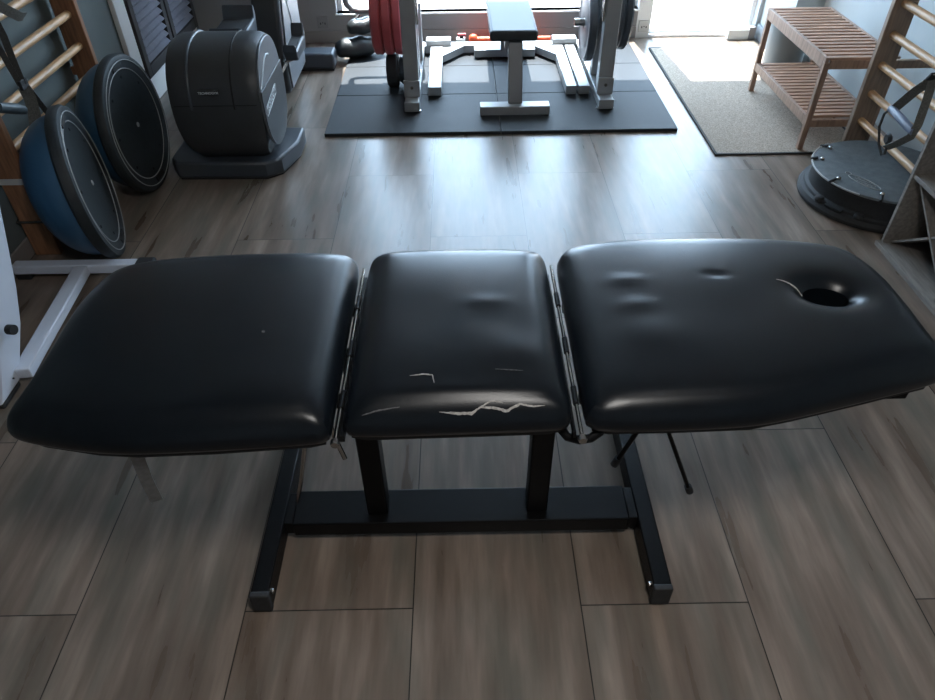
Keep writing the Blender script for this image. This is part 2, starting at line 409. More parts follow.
Lp = [(-.269, .962), (-.269, .922), (-.30, .914), (-.50, .900), (-.66, .895), (-.745, .902), (-.87, .928), (-.925, .948), (-.928, .985), (-.920, 1.10), (-.932, 1.28), (-.916, 1.385),
      (-.890, 1.462), (-.83, 1.498), (-.74, 1.516), (-.60, 1.530), (-.42, 1.536), (-.32, 1.532), (-.276, 1.520), (-.269, 1.48), (-.269, 1.2)]
Mp = [(-.246, .975), (-.246, .938), (-.212, .930), (0, .934), (.18, .938), (.214, .948), (.217, .985), (.217, 1.2), (.217, 1.48), (.212, 1.515),
      (.17, 1.534), (0, 1.538), (-.18, 1.536), (-.237, 1.518), (-.246, 1.47), (-.246, 1.2)]
Rp = [(.241, .985), (.241, .945), (.275, .935), (.42, .935), (.58, .940), (.68, .962), (.86, 1.010), (1.02, 1.055), (1.045, 1.08), (1.042, 1.15), (1.046, 1.28),
      (1.040, 1.38), (1.015, 1.46), (.985, 1.510), (.94, 1.530), (.80, 1.562), (.60, 1.574), (.42, 1.573), (.29, 1.550), (.247, 1.522), (.241, 1.47), (.241, 1.2)]
cl, hl, pl_ = cushion(Lp, 'leg_cushion', (-.58, 1.215), bumps=[(-.40, 1.0, .12, .06, .003), (-.7, 1.2, .2, .2, -.003)])
cm, hm, pm_ = cushion(Mp, 'seat_cushion', (-.01, 1.23), bumps=[(.11, 1.085, .06, .05, .005), (.05, 1.255, .05, .022, .002), (-.1, 1.2, .08, .12, -.004), (.06, 1.19, .06, .04, -.0015), (-.02, .985, .16, .02, .003)])
HOLE = (0.846, 1.285, 0.054, 0.039)
cr_, hr, pr_ = cushion(Rp, 'head_cushion', (HOLE[0], HOLE[1]), bumps=[(.385, 1.335, .04, .018, .004), (.39, 1.24, .045, .022, .004), (.41, 1.14, .06, .05, .004), (.60, 1.345, .025, .012, -.004), (.55, 1.2, .15, .1, -.003)], hole=HOLE, NR=60)
for o in (cl, cm, cr_):
    o['label'] = {'leg_cushion': 'smooth black vinyl foot-end cushion', 'seat_cushion': 'square black vinyl middle cushion with torn front edge', 'head_cushion': 'black vinyl head-end cushion with oval face hole'}[o.name]
# boards under the cushions
def inset(poly, c, k): return [(c[0] + (x - c[0]) * k, c[1] + (y - c[1]) * k) for x, y in poly]
MB().prism(inset(Lp, (-.58, 1.2), .95), 'z', ZB - .016, ZB - .0005).build('cushion_board', 'board', TB)
MB().prism(inset(Mp, (-.01, 1.23), .95), 'z', ZB - .016, ZB - .0005).build('cushion_board', 'board', TB)
MB().prism(inset(Rp, (.62, 1.24), .95), 'z', ZB - .016, ZB - .0005).build('cushion_board', 'board', TB)
# tears and creases: irregular patches lying on the cushion surface
def patch(name, line, widths, hfun, m, parent, seed=1, lift=.0009, sub=7):
    rnd = random.Random(seed); up, dn = [], []
    pts = []
    for i in range(len(line) - 1):
        for k in range(sub):
            t = k / sub; a, b = Vector(line[i]), Vector(line[i + 1])
            pts.append((a.lerp(b, t), widths[i] * (1 - t) + widths[i + 1] * t))
    pts.append((Vector(line[-1]), widths[-1]))
    bm = bmesh.new(); U, D, UB, DB = [], [], [], []
    n = len(pts)
    for i, (p, w_) in enumerate(pts):
        d = (pts[min(i + 1, n - 1)][0] - pts[max(i - 1, 0)][0]).normalized(); nn = Vector((-d.y, d.x))
        a = p + nn * w_ * (0.5 + 0.6 * rnd.random()); b = p - nn * w_ * (0.5 + 0.6 * rnd.random())
        za, zb_ = hfun([tuple(a), tuple(b)])
        U.append(bm.verts.new((a.x, a.y, za + lift))); D.append(bm.verts.new((b.x, b.y, zb_ + lift)))
        UB.append(bm.verts.new((a.x, a.y, za - .001))); DB.append(bm.verts.new((b.x, b.y, zb_ - .001)))
    for i in range(n - 1):
        bm.faces.new((D[i], D[i + 1], U[i + 1], U[i])); bm.faces.new((U[i], U[i + 1], UB[i + 1], UB[i]))
        bm.faces.new((DB[i], DB[i + 1], D[i + 1], D[i])); bm.faces.new((UB[i], UB[i + 1], DB[i + 1], DB[i]))
    bm.faces.new((U[0], UB[0], DB[0], D[0])); bm.faces.new((U[-1], D[-1], DB[-1], UB[-1]))
    mb = MB(); mb.bm.free(); mb.bm = bm
    return mb.build(name, m, parent)
patch('torn_edge', TEAR1 := [(-.052, .9485), (-.02, .9465), (.012, .9465), (.030, .9545), (.055, .9535), (.082, .9495), (.108, .959), (.135, .956), (.158, .958)],
      [.0004, .0018, .0020, .0012, .0018, .0022, .0018, .0013, .0003], hm, 'foam', cm, 3)['label'] = 'pale worn backing showing along the torn edge'
patch('torn_edge', [(.030, .9545), (.052, .964), (.075, .961)], [.0014, .0012, .0003], hm, 'foam', cm, 4)
patch('crease', [(-.205, .946), (-.17, .952), (-.13, .956)], [.0004, .0014, .0006], hm, 'crease', cm, 5)
patch('crease', [(-.112, 1.023), (-.085, 1.026), (-.066, 1.023), (-.062, 1.002)], [.0005, .0018, .0016, .0005], hm, 'foam', cm, 6)
patch('crease', [(.062, 1.035), (.09, 1.033), (.118, 1.031)], [.0005, .0014, .0004], hm, 'crease', cm, 7)
patch('torn_edge', [(.735, 1.322), (.755, 1.316), (.776, 1.305), (.794, 1.292)], [.0006, .0024, .0028, .0016], hr, 'foam', cr_, 8)['label'] = 'short pale split beside the face hole'
MB().lathe([(0, ZT + .0262), (.003, ZT + .0275), (.0035, ZT + .024), (0, ZT + .02)], 10, c=(-.435, 1.16, -.0025)).build('upholstery_mark', 'crease', cl)
# base: central rail, two feet, two posts
MB().box(-.497, .460, 1.150, 1.268, .030, .085).build('base_rail', 'blacksteel', TB, bevel=.004)
for sx, x0, x1 in ((-1, -.569, -.521), (1, .484, .532)):
    f = MB().box(x0, x1, .940, 1.66, .014, .085).build('foot', 'blacksteel', TB, bevel=.004)
    MB().box(x0 - .001, x1 + .001, .930, .948, .012, .086).build('end_cap', 'blackrubber', f, bevel=.004)
    MB().lathe([(0, 0), (.018, 0), (.018, .012), (.008, .013), (.008, .016), (0, .016)], 16, c=((x0 + x1) / 2, .975, 0)).build('levelling_pad', 'blackrubber', f)
    MB().lathe([(0, 0), (.018, 0), (.018, .012), (.008, .013), (.008, .016), (0, .016)], 16, c=((x0 + x1) / 2, 1.62, 0)).build('levelling_pad', 'blackrubber', f)
    xx = x1 + .002 if sx < 0 else x0 - .002
    MB().lathe([(0, -.004), (.006, -.004), (.007, 0), (.006, .004), (0, .004)], 12, 'x', (xx, .962, .06)).build('bolt', 'chrome', f)
    # link block between rail and foot
for x0, x1 in ((-.5215, -.4965), (.4595, .4845)):
    MB().box(x0, x1, 1.156, 1.262, .034, .082).build('rail_bracket', 'blacksteel', TB, bevel=.002)
for xc in (-.2545, .199):
    MB().box(xc - .029, xc + .029, 1.178, 1.238, .0845, ZB - .017).build('post', 'blacksteel', TB, bevel=.005)
# upper frame under the middle cushion
MB().box(-.232, .212, .985, 1.02, ZB - .046, ZB - .017).box(-.232, .212, 1.42, 1.455, ZB - .046, ZB - .017).box(-.232, -.205, 1.02, 1.42, ZB - .046, ZB - .017).box(.185, .212, 1.02, 1.42, ZB - .046, ZB - .017).build('seat_frame', 'blacksteel', TB, bevel=.003)
for a, b in ((-.87, -.272), (.25, .97)):
    MB().box(a, b, 1.06, 1.085, ZB - .042, ZB - .017).box(a, b, 1.38, 1.405, ZB - .042, ZB - .017).build('section_frame', 'blacksteel', TB, bevel=.003)
# hinge rods between sections
for hx, nm in ((-.2575, 'hinge'), (.2295, 'hinge')):
    h = MB().tube([(hx, .915, ZB + .022), (hx, 1.50, ZB + .022)], .0042, 12).build(nm, 'chrome', TB)
    MB().lathe([(0, 0), (.008, 0), (.0095, .004), (.0095, .012), (.006, .016), (0, .016)], 14, 'y', (hx, .899, ZB + .022)).build('hinge_nut', 'chrome', h)
    for k in (1.0, 1.16, 1.33):
        MB().tube([(hx, k, ZB + .022), (hx, k + .05, ZB + .022)], .0062, 12).build('hinge_knuckle', 'blacksteel', h)
    if hx < 0: MB().box(hx - .011, hx + .011, .94, 1.49, ZB - .014, ZB + .004).build('hinge_strip', 'blacksteel', h, bevel=.001)
    else: MB().box(hx - .012, hx - .006, .94, 1.49, ZB - .014, ZB + .004).build('hinge_strip', 'blacksteel', h, bevel=.001)
# curved tube under the right hinge
MB().tube([(.20, 1.0, ZB - .035), (.20, .985, ZB - .035), (.212, .962, ZB - .035), (.235, .952, ZB - .034), (.258, .950, ZB - .026), (.275, .955, ZB - .014), (.285, .97, ZB - .012)], .010, 12).build('support_tube', 'blacksteel', TB)
MB().box(.142, .160, 1.005, 1.03, ZB - .062, ZB - .040).build('bracket_tab', 'blacksteel', TB, bevel=.002)
MB().lathe([(0, -.004), (.006, -.004), (.006, .0), (0, .002)], 12, 'y', (.151, 1.004, ZB - .053)).build('bolt', 'chrome', TB)
# chrome hook bracket under the leg cushion
MB().ribbon([(-.672, 1.03, ZB - .018), (-.674, .945, ZB - .020), (-.674, .932, ZB - .028), (-.682, .935, ZB - .12), (-.686, .940, ZB - .185), (-.686, .941, ZB - .200)], .026, .004, side=(1, 0.45, 0)).build('hook_bracket', 'brushed', TB, bevel=.001)
# release levers and rods
lv = MB().tube([(-.33, 1.20, ZB - .018), (-.345, 1.19, .50), (-.336, 1.185, .42), (-.318, 1.18, .335)], .0065, 10).build('release_lever', 'chrome', TB)
MB().tube([(-.421, 1.20, ZB - .018), (-.425, 1.20, .35), (-.455, 1.20, .22), (-.482, 1.20, .125)], .0060, 10).build('strut', 'chrome', TB)
MB().tube([(.47, 1.15, ZB - .018), (.426, 1.15, .459), (.390, 1.15, .345)], .0065, 10).build('release_lever', 'blacksteel', TB)
MB().tube([(.392, 1.15, .352), (.383, 1.15, .326)], .010, 12).build('rubber_tip', 'blackrubber', TB)
MB().tube([(.42, 1.15, ZB - .018), (.50, 1.15, .457), (.598, 1.15, .222)], .0055, 10).build('strut', 'blacksteel', TB)
MB().tube([(.595, 1.15, .230), (.605, 1.15, .206)], .010, 12).build('rubber_tip', 'blackrubber', TB)

# ------------------------------------------------------------------ slatted wooden bench
BN = thing('slatted_bench', 'slatted reddish wooden bench with lower shelf beside the glass door', 'bench', (2.06, 4.03, 0))
bx0, bx1, by0, by1 = 1.865, 2.245, 3.60, 4.47
for k, (x, y) in enumerate(((bx0, by0), (bx1 - .03, by0), (bx0, by1 - .03), (bx1 - .03, by1 - .03))):
    z0 = .0105 if k in (0, 2) or True else 0
    MB().box(x, x + .03, y, y + .045 if False else y + .03, z0, .478).build('leg', 'legwood', BN, bevel=.003)
for zt, nm in ((.505, 'slatted_top'), (.190, 'slatted_shelf')):
    m_ = MB(); ins = 0 if zt > .4 else .032; n = 17
    for i in range(n):
        yy = by0 + ins + (by1 - by0 - 2 * ins - .034) * i / (n - 1)
        m_.box(bx0 + (.0185 if zt > .4 else .0225), bx1 - (.0185 if zt > .4 else .0225), yy, yy + .034, zt - .014, zt)
    m_.build(nm, 'slat', BN, bevel=.002)
    r_ = MB(); z1 = zt - .0142
    if zt > .4:
        for x in (bx0, bx1 - .018): r_.box(x, x + .018, by0 + .030, by1 - .030, z1 - .045, zt).box(x, x + .018, by0, by0 + .030, z1 - .0125, zt).box(x, x + .018, by1 - .030, by1, z1 - .0125, zt)
        for y in (by0, by1 - .022): r_.box(bx0 + .030, bx1 - .030, y, y + .022, z1 - .045, z1)
    else:
        for x in (bx0 + .002, bx1 - .022): r_.box(x, x + .020, by0 + .0305, by1 - .0305, z1 - .034, zt)
        for y in (by0 + .004, by1 - .026): r_.box(bx0 + .0305, bx1 - .0305, y, y + .022, z1 - .040, z1)
    r_.build('rail', 'legwood', BN, bevel=.002)
# bin behind the bench
BI = thing('waste_bin', 'grey plastic waste bin with blue rim behind the slatted bench', 'bin', (2.10, 4.66, .0))
MB().lathe([(0, .011), (.108, .011), (.114, .02), (.132, .37), (.127, .37), (.109, .025), (0, .025)], 36, c=(2.122, 4.655, 0)).build('bin_body', 'bin', BI)
MB().lathe([(.125, .370), (.138, .370), (.140, .382), (.134, .388), (.125, .382), (.125, .370)], 36, c=(2.122, 4.655, 0)).build('bin_rim', 'binlid', BI)

# ------------------------------------------------------------------ wall bars
def wall_bars(label, xf, sgn, y0, y1, zs, upm, wall, loc, th=.032, dp=.115):
    t = thing('wall_bars', label, 'wall bars', loc)
    xb = xf + sgn * dp
    for y in (y0, y1 - th):
        u_ = MB().box(min(xf, xb), max(xf, xb), y, y + th, 0, 2.3).build('upright', upm, t, bevel=.004)
    for z in zs:
        MB().tube([(xf + sgn * .05, y0 + th - .004, z), (xf + sgn * .05, y1 - th + .004, z)], .0185, 16).build('rung', 'pine', t)
    for z in (.5, 1.9):
        for y in (y0 + .004, y1 - th + .004):
            MB().box(min(xb, wall), max(xb, wall), y, y + .024, z - .02, z + .02).build('wall_bracket', upm, t, bevel=.002)
    return t
zL = [.04 + .146 * i for i in range(0, 16)]; zL = [round(.768 + .1455 * k, 3) for k in range(-5, 11)]
zR = [round(.785 + .1425 * k, 3) for k in range(-4, 11)]
WL = wall_bars('reddish wooden wall bars on the dark left wall behind the blue balance balls', -1.825, -1, 2.68, 3.62, zL, 'upright', XL, (-1.9, 3.15, 0))
MB().box(-1.942, -1.826, 2.676, 2.6795, .352, .378).build('metal_plate', 'socket', WL)['label'] = 'small pale metal plate'
WR = wall_bars('brown wooden wall bars on the right wall beside the slatted bench', 2.052, 1, 2.50, 3.532, zR, 'upright2', XR, (2.1, 3.0, 0))

# ------------------------------------------------------------------ balance balls (half domes) leaning on the left wall bars
def balance_ball(label, ground, nrm, spin):
    n = Vector(nrm).normalized()            # direction the flat platform faces
    q = (-n).to_track_quat('Z', 'Y')        # local +Z = dome side
    R_ = .325
    # lowest rim point on the ground
    low = Vector((0, 0, -1)); low = (low - n * low.dot(n)).normalized()
    c = Vector(ground) - low * (R_ + .002)
    c.z = abs(low.z) * (R_ + .002) + abs(n.z) * .012 + .002
    t = thing('balance_ball', label, 'balance ball', tuple(c), 'blue half-dome balance balls leaning on the left wall bars', rot=q)
    MB().lathe([(0, -.010), (.255, -.010), (.268, -.016), (.300, -.022), (.318, -.018), (.326, -.006), (.326, .020), (.315, .030), (.29, .030), (.29, .02), (0, .02)], 72).build('platform', 'disc', t, local=True)
    pr = [(.297, .0305)]
    pr = [(.300, .0305)] + [(.300 * math.cos(a) ** .8 if a < 1.55 else 0, .0305 + .190 * math.sin(a)) for a in [PI / 2 * i / 16 for i in range(1, 16)]] + [(0, .2205), ]
    MB().lathe([(0, .0305)] + pr, 64).build('dome', 'blue', t, local=True)
    for r in (.296, .258):
        MB().tube([(r * math.cos(2 * PI * i / 72), r * math.sin(2 * PI * i / 72), -.0225 if r > .28 else -.0125) for i in range(72)], .0022, 6, closed=True).build('ring_line', 'ring', t, local=True)
    for i in range(8):
        a = 2 * PI * i / 8 + spin; MB().lathe([(0, -.012), (.007, -.012), (.007, -.009), (0, -.009)], 12, c=(.225 * math.cos(a), .225 * math.sin(a), 0)).build('screw_cap', 'black', t, local=True)
    MB().lathe([(0, -.0135), (.010, -.0135), (.012, -.009), (0, -.009)], 14, c=(0, 0, 0)).build('air_plug', 'ring', t, local=True)
    for s_ in (-1, 1):
        MB().box(-.05, .05, s_ * .275 - .012, s_ * .275 + .012, -.0225, -.012).build('hand_grip', 'black', t, local=True, bevel=.004)
    return t
balance_ball('blue and black balance ball leaning nearest to the white machine frame', (-1.565, 2.735, 0), (.95, .31, .09), .3)
balance_ball('blue and black balance ball leaning nearest to the elliptical trainer and shutters', (-1.578, 3.325, 0), (.99, .0, .07), .1)

# ------------------------------------------------------------------ round balance board on the right
BC = (2.055, 3.075)
BB = thing('balance_board', 'round black balance trainer with grey deck lying under the right wall bars', 'balance board', (BC[0], BC[1], 0))
MB().lathe([(0, .0), (.345, .0), (.360, .006), (.364, .024), (.356, .042), (.340, .047), (.337, .058), (.322, .064), (.318, .126), (.322, .134), (.320, .1405), (0, .1405)], 84, c=(BC[0], BC[1], 0)).build('base_ring', 'blackrubber', BB)
MB().lathe([(0, .141), (.322, .141), (.330, .146), (.324, .153), (.306, .156), (0, .156)], 84, c=(BC[0], BC[1], 0)).build('deck', 'deck', BB)
cord = MB().tube([(BC[0] + .331 * math.cos(a), BC[1] + .331 * math.sin(a), .152) for a in [math.radians(118 + 4.5 * i) for i in range(25)]], .0045, 8).build('tube_cord', 'ring', BB)
for i, a in enumerate([128, 158, 200, 242, 290, 20, 70]):
    a = math.radians(a); x, y = BC[0] + .306 * math.cos(a), BC[1] + .306 * math.sin(a)
    k = MB().tube([(x, y, .1565 + .008), (BC[0] + 0.338 * math.cos(a), BC[1] + .338 * math.sin(a), .153)], .007, 8).build('clip', 'blackrubber', BB)
    MB().lathe([(0, .159), (.010, .159), (.010, .168), (.005, .172), (0, .172)], 12, c=(x - .02 * math.cos(a), y - .02 * math.sin(a), -.003)).build('clip_pin', 'chrome', k)
for a in (196, 232):
    a = math.radians(a)
    MB().lathe([(0, 0), (.022, 0), (.024, .008), (.018, .018), (0, .022)], 18, c=(BC[0] + .338 * math.cos(a), BC[1] + .338 * math.sin(a), .0475)).build('knob', 'blackrubber', BB)
a = math.radians(212)
MB().box(-.045, .045, -.014, .014, 0, .012, R=Matrix.Translation((BC[0] + .342 * math.cos(a), BC[1] + .342 * math.sin(a), .046)) @ Matrix.Rotation(a + PI / 2, 4, 'Z')).build('handle_slot', 'black', BB, bevel=.003)
# pale printed mark on the deck: small ring, long oval, rows of strokes
lc = Matrix.Translation((1.895, 2.945, .1562)) @ Matrix.Rotation(math.radians(-62), 4, 'Z')
lg = MB()
def lp(u, v): p = lc @ Vector((u, v, .0012)); return tuple(p)
lg.tube([lp(.085 * math.cos(t), .028 * math.sin(t)) for t in [2 * PI * i / 40 for i in range(40)]], .0018, 6, closed=True)
lg.tube([lp(-.098 + .014 * math.cos(t), .010 + .012 * math.sin(t)) for t in [2 * PI * i / 16 for i in range(16)]], .0018, 6, closed=True)
for r_ in range(4):
    v = .015 - .010 * r_; n0 = 9 - abs(r_ - 1) * 2
    for i in range(n0):
        u = (i - n0 / 2 + .5) * .0135; lg.tube([lp(u - .004, v - .0025), lp(u, v + .003), lp(u + .004, v - .0025)], .0010, 5)
lg.build('printed_logo', 'ring', BB)['label'] = 'faint pale oval printed logo'

# ------------------------------------------------------------------ elliptical trainer
EL = thing('elliptical_trainer', 'large charcoal elliptical trainer with round drum housing in front of the shutters', 'elliptical trainer', (-1.2, 4.1, 0))
def ell(cy, cz, ry, rz, n=48, a0=0, a1=2 * PI): return [(cy + ry * math.cos(a0 + (a1 - a0) * i / n), cz + rz * math.sin(a0 + (a1 - a0) * i / n)) for i in range(n)]
def barrel(x0, x1, cy, cz, ry, rz, mtl, name, parent, n=64, ex=.05, k=14, zmin=None, pw=2.3):
    bm = bmesh.new(); rings = []
    for j in range(k + 1):
        t = j / k; x = x0 + (x1 - x0) * t; e = min(t, 1 - t) * (x1 - x0)
        s_ = 1 - ex * max(0, 1 - e / .05) ** 2
        ring = []
        for i in range(n):
            a = 2 * PI * i / n; ca, sa = math.cos(a), math.sin(a)
            y = cy + ry * s_ * math.copysign(abs(ca) ** (2 / pw), ca); z = cz + rz * s_ * math.copysign(abs(sa) ** (2 / pw), sa)
            if zmin is not None: z = max(z, zmin)
            xx = x
            if z < cz:                                   # waist narrows to the base
                f_ = ((cz - z) / rz) ** 2; mid = (x0 + x1) / 2; xx = mid + (x - mid) * (1 - .22 * f_)
            ring.append(bm.verts.new((xx, y, z)))
        rings.append(ring)
    for A, B in zip(rings, rings[1:]):
        for i in range(n): bm.faces.new((A[i], A[(i + 1) % n], B[(i + 1) % n], B[i]))
    bm.faces.new(rings[0]); bm.faces.new(rings[-1][::-1])
    mb = MB(); mb.bm.free(); mb.bm = bm
    return mb.build(name, mtl, parent)
drum = barrel(-1.405, -.972, 3.59, .365, .275, .300, 'machine', 'drum_housing', EL, zmin=.085)
# lighter side cover with a moulded line
bm_ = MB(); n = 48; pw = 2.3
pf = []
for i in range(n):
    a = 2 * PI * i / n; ca, sa = math.cos(a), math.sin(a)
    pf.append((3.59 + .245 * math.copysign(abs(ca) ** (2 / pw), ca), .385 + .260 * math.copysign(abs(sa) ** (2 / pw), sa)))
side = MB().prism(pf, 'x', -.9735, -.9640).build('side_cover', 'machinelite', EL, bevel=.004)
MB().tube([(-.9635, 3.37, .475), (-.9635, 3.46, .53), (-.9635, 3.53, .568), (-.9635, 3.57, .575), (-.9635, 3.62, .56)], .0045, 8).build('moulding_line', 'letter', side)
lowc = [(y, z) for y, z in pf if z < .46]
MB().prism([(y, z) for y, z in pf if z < .48], 'x', -.9642, -.9590).build('lower_side_panel', 'machine', EL, bevel=.002)
Rm = Matrix.Translation((-.9585, 3.545, .335)) @ Matrix.Rotation(math.radians(90), 4, 'X') @ Matrix.Identity(4)
# text lies in the Y-Z plane facing +X, slanting upwards to the back
basis = Matrix(((0, 0, 1, 0), (1, 0, 0, 0), (0, 1, 0, 0), (0, 0, 0, 1)))
tm = Matrix.Translation((-.9582, 3.50, .375)) @ basis @ Matrix.Rotation(math.radians(8), 4, 'Z') @ Matrix.Scale(.92, 4)
text_mesh('lettering', 'TECHNOGYM', .040, tm, 'letter', EL, shear=.2)['label'] = 'silver slanted lettering on the side cover'
lgm = MB()
def sp_(u, v): return tuple(tm @ Vector((u, v, 0)))
lgm.tube([sp_(-.135, -.022), sp_(.115, -.024), sp_(.150, .012), sp_(.128, .024), sp_(-.118, .024), sp_(-.148, -.004)], .0016, 6, closed=True)
lgm.build('lettering_outline', 'letter', EL)
# top groove band and small front plate
def on_drum(a, rr=1.0, x=None):
    ca, sa = math.cos(a), math.sin(a)
    return (x, 3.59 + .275 * rr * math.copysign(abs(ca) ** (2 / pw), ca), .365 + .300 * rr * math.copysign(abs(sa) ** (2 / pw), sa))
MB().tube([on_drum(math.radians(a), 1.002, -1.300) for a in range(50, 176, 5)], .008, 8).build('groove_trim', 'machineblue', drum)
MB().tube([on_drum(math.radians(a), 1.0, -1.095) for a in range(50, 176, 5)], .004, 8).build('groove_trim', 'black', drum)
MB().tube([on_drum(math.radians(172), 1.001, x) for x in (-1.385, -1.2, -.985)], .0018, 6).build('seam_line', 'black', drum)
MB().box(-1.245, -1.155, 3.305, 3.3225, .475, .497).build('front_plate', 'machine', drum, bevel=.002)
text_mesh('lettering', 'TECHNOGYM', .0155, Matrix.Translation((-1.20, 3.3043, .486)) @ Matrix.Rotation(math.radians(90), 4, 'X'), 'letter', drum)
# rear base foot
prb = [(-1.530, 3.44), (-1.49, 3.375), (-1.02, 3.365), (-.945, 3.42), (-.885, 3.62), (-.885, 3.80), (-1.530, 3.84)]
MB().prism(prb, 'z', .008, .098).build('base_foot', 'machineblue', EL, bevel=.014, seg=3)
MB().prism(inset(prb, (-1.2, 3.6), .97), 'z', 0, .012).build('base_pad', 'blackrubber', EL)
# frame rail to the front column
MB().box(-1.27, -1.19, 3.80, 4.95, .03, .10).build('frame_rail', 'machine', EL, bevel=.01)
colp = [(4.42, .04), (4.98, .04), (5.02, .30), (5.00, .80), (4.95, 1.45), (4.86, 1.5), (4.74, 1.45), (4.66, .95), (4.50, .55), (4.40, .28)]
MB().prism(colp, 'x', -1.25, -1.075).build('front_column', 'machine', EL, bevel=.03, seg=3)
MB().prism([(y * .86 + .14 * 4.72, z * .9 + .03) for y, z in colp], 'x', -1.0755, -1.065).build('column_cover', 'machinelite', EL, bevel=.005)
MB().tube([(-1.064, 4.62, .62), (-1.064, 4.70, .42), (-1.064, 4.73, .30)], .006, 8).build('cover_trim', 'letter', EL)
MB().box(-1.16, -.868, 4.945, 5.10, .012, .118).build('front_foot', 'machineblue', EL, bevel=.018, seg=3)
MB().box(-1.15, -.878, 4.955, 5.09, 0, .0125).build('foot_pad', 'blackrubber', EL)
# pedals and cranks
def pedal(x0, x1, y0, y1, z):
    p = MB().prism([(y0, z + .015), (y0 + .03, z - .045), (y1 - .03, z - .055), (y1, z + .03), (y1 - .02, z + .09), (y1 - .05, z + .02), (y0 + .03, z + .01), (y0 + .01, z + .055)], 'x', x0, x1).build('pedal', 'machineblue', EL, bevel=.008)
    MB().box(x0 + .012, x1 - .012, y0 + .04, y1 - .06, z + .0165, z + .021).build('pedal_pad', 'blackrubber', p)
pedal(-1.375, -1.19, 4.03, 4.375, .51)
pedal(-1.005, -.930, 4.10, 4.42, .395)
MB().box(-1.02, -1.0, 3.78, 4.30, .325, .355, R=None).build('link_arm', 'chrome', EL, bevel=.004)
MB().box(-1.30, -1.28, 3.80, 4.30, .425, .455).build('link_arm', 'machineblue', EL, bevel=.004)
MB().tube([(-.955, 4.16, .360), (-1.005, 4.16, .345)], .014, 14).build('crank_pin', 'chrome', EL)
MB().tube([(-1.38, 4.75, 1.2), (-1.42, 4.62, 1.35), (-1.45, 4.45, 1.5)], .02, 12).build('handlebar', 'machine', EL)
MB().tube([(-.97, 4.75, 1.2), (-.93, 4.62, 1.35), (-.90, 4.45, 1.5)], .02, 12).build('handlebar', 'machine', EL)
MB().tube([(-1.40, 4.75, 1.2), (-.95, 4.75, 1.2)], .018, 12).build('handlebar_pivot', 'machine', EL)

# ------------------------------------------------------------------ louvred shutters
for (a, b, lab) in ((4.375, 4.905, 'dark brown louvred shutter next to the white casing'), (4.93, 5.44, 'dark louvred shutter farther back, half behind the elliptical trainer')):
    t = thing('louvred_shutter', lab, 'shutter', (-1.93, (a + b) / 2, .17), 'dark louvred shutters on the left wall')
    x0, x1 = XL + .0065, XL + .042
    MB().box(x0, x1, a, a + .055, .17, 1.9).box(x0, x1, b - .055, b, .17, 1.9).box(x0, x1, a + .055, b - .055, .17, .235).box(x0, x1, a + .055, b - .055, 1.83, 1.9).build('shutter_frame', 'shutter', t, bevel=.003)
    for i in range(34):
        z = .262 + i * .0465
        MB().box(-.021, .021, a + .0555, b - .0555, -.004, .004, R=Matrix.Translation(((x0 + x1) / 2 + .002, 0, z)) @ Matrix.Rotation(math.radians(42), 4, 'Y')).build('louvre', 'louvre', t)

# ------------------------------------------------------------------ shelf unit, right
SH = thing('shelf_unit', 'grey wooden open shelf unit with crossed dividers against the right wall', 'shelf', (2.14, 2.25, 0))
x0, x1 = 1.893, 2.33
for y, nm in ((2.640, 'side_panel'), (2.185, 'centre_panel'), (1.73, 'side_panel')):
    MB().box(x0, x1, y, y + .018, .022, .74).build(nm, 'shelf', SH, bevel=.001)
MB().box(x0 - .022, x1, 1.728, 2.660, 0, .022).build('bottom_board', 'shelf', SH, bevel=.001)
for y0, y1 in ((2.203, 2.640), (1.748, 2.185)):
    MB().box(x0 + .004, x1, y0, y1, .338, .356).build('shelf_board', 'shelf', SH, bevel=.001)
    # crossed divider in the lower cell
    cy, cz = (y0 + y1) / 2, .18; L_ = math.hypot(y1 - y0, .316) / 2 - .012; an = math.atan2(.316, y1 - y0)
    for s_ in (1, -1):
        R_ = Matrix.Translation((0, cy, cz)) @ Matrix.Rotation(s_ * an, 4, 'X')
        if s_ == 1: MB().box(x0 + .03, x1 - .002, -L_, L_, -.005, .005, R=R_).build('cross_divider', 'shelf', SH)
        else:
            MB().box(x0 + .03, x1 - .002, -L_, -.012, -.005, .005, R=R_).box(x0 + .03, x1 - .002, .012, L_, -.005, .005, R=R_).build('cross_divider', 'shelf', SH)
MB().box(x0, x1, 1.728, 2.660, .7405, .760).build('top_board', 'shelf', SH, bevel=.001)
MB().box(x1, x1 + .006, 1.728, 2.660, .0, .760).build('back_panel', 'shutter', SH)

# ------------------------------------------------------------------ white machine frame, left edge
WM = thing('weight_machine', 'white tubular steel exercise machine frame at the left edge on black feet', 'exercise machine', (-1.66, 2.1, 0))
MB().box(-1.93, -1.40, 2.480, 2.530, .030, .074).build('cross_tube', 'whitesteel', WM, bevel=.006)
MB().box(-1.402, -1.325, 2.475, 2.535, .024, .080).build('end_cap', 'blackrubber', WM, bevel=.01)
MB().box(-1.40, -1.34, 2.485, 2.525, 0, .0245).build('rubber_foot', 'blackrubber', WM, bevel=.004)
MB().box(-1.93, -1.87, 2.485, 2.525, 0, .0305).build('rubber_foot', 'blackrubber', WM, bevel=.004)
d_ = MB(); A, B = Vector((-1.585, 1.83, .055)), Vector((-1.632, 2.482, .055)); L_ = (B - A).length; an = math.atan2(-(B.x - A.x), B.y - A.y)
MB().box(-.030, .030, 0, L_, -.024, .018, R=Matrix.Translation(A) @ Matrix.Rotation(an, 4, 'Z')).build('diagonal_tube', 'whitesteel', WM, bevel=.005)
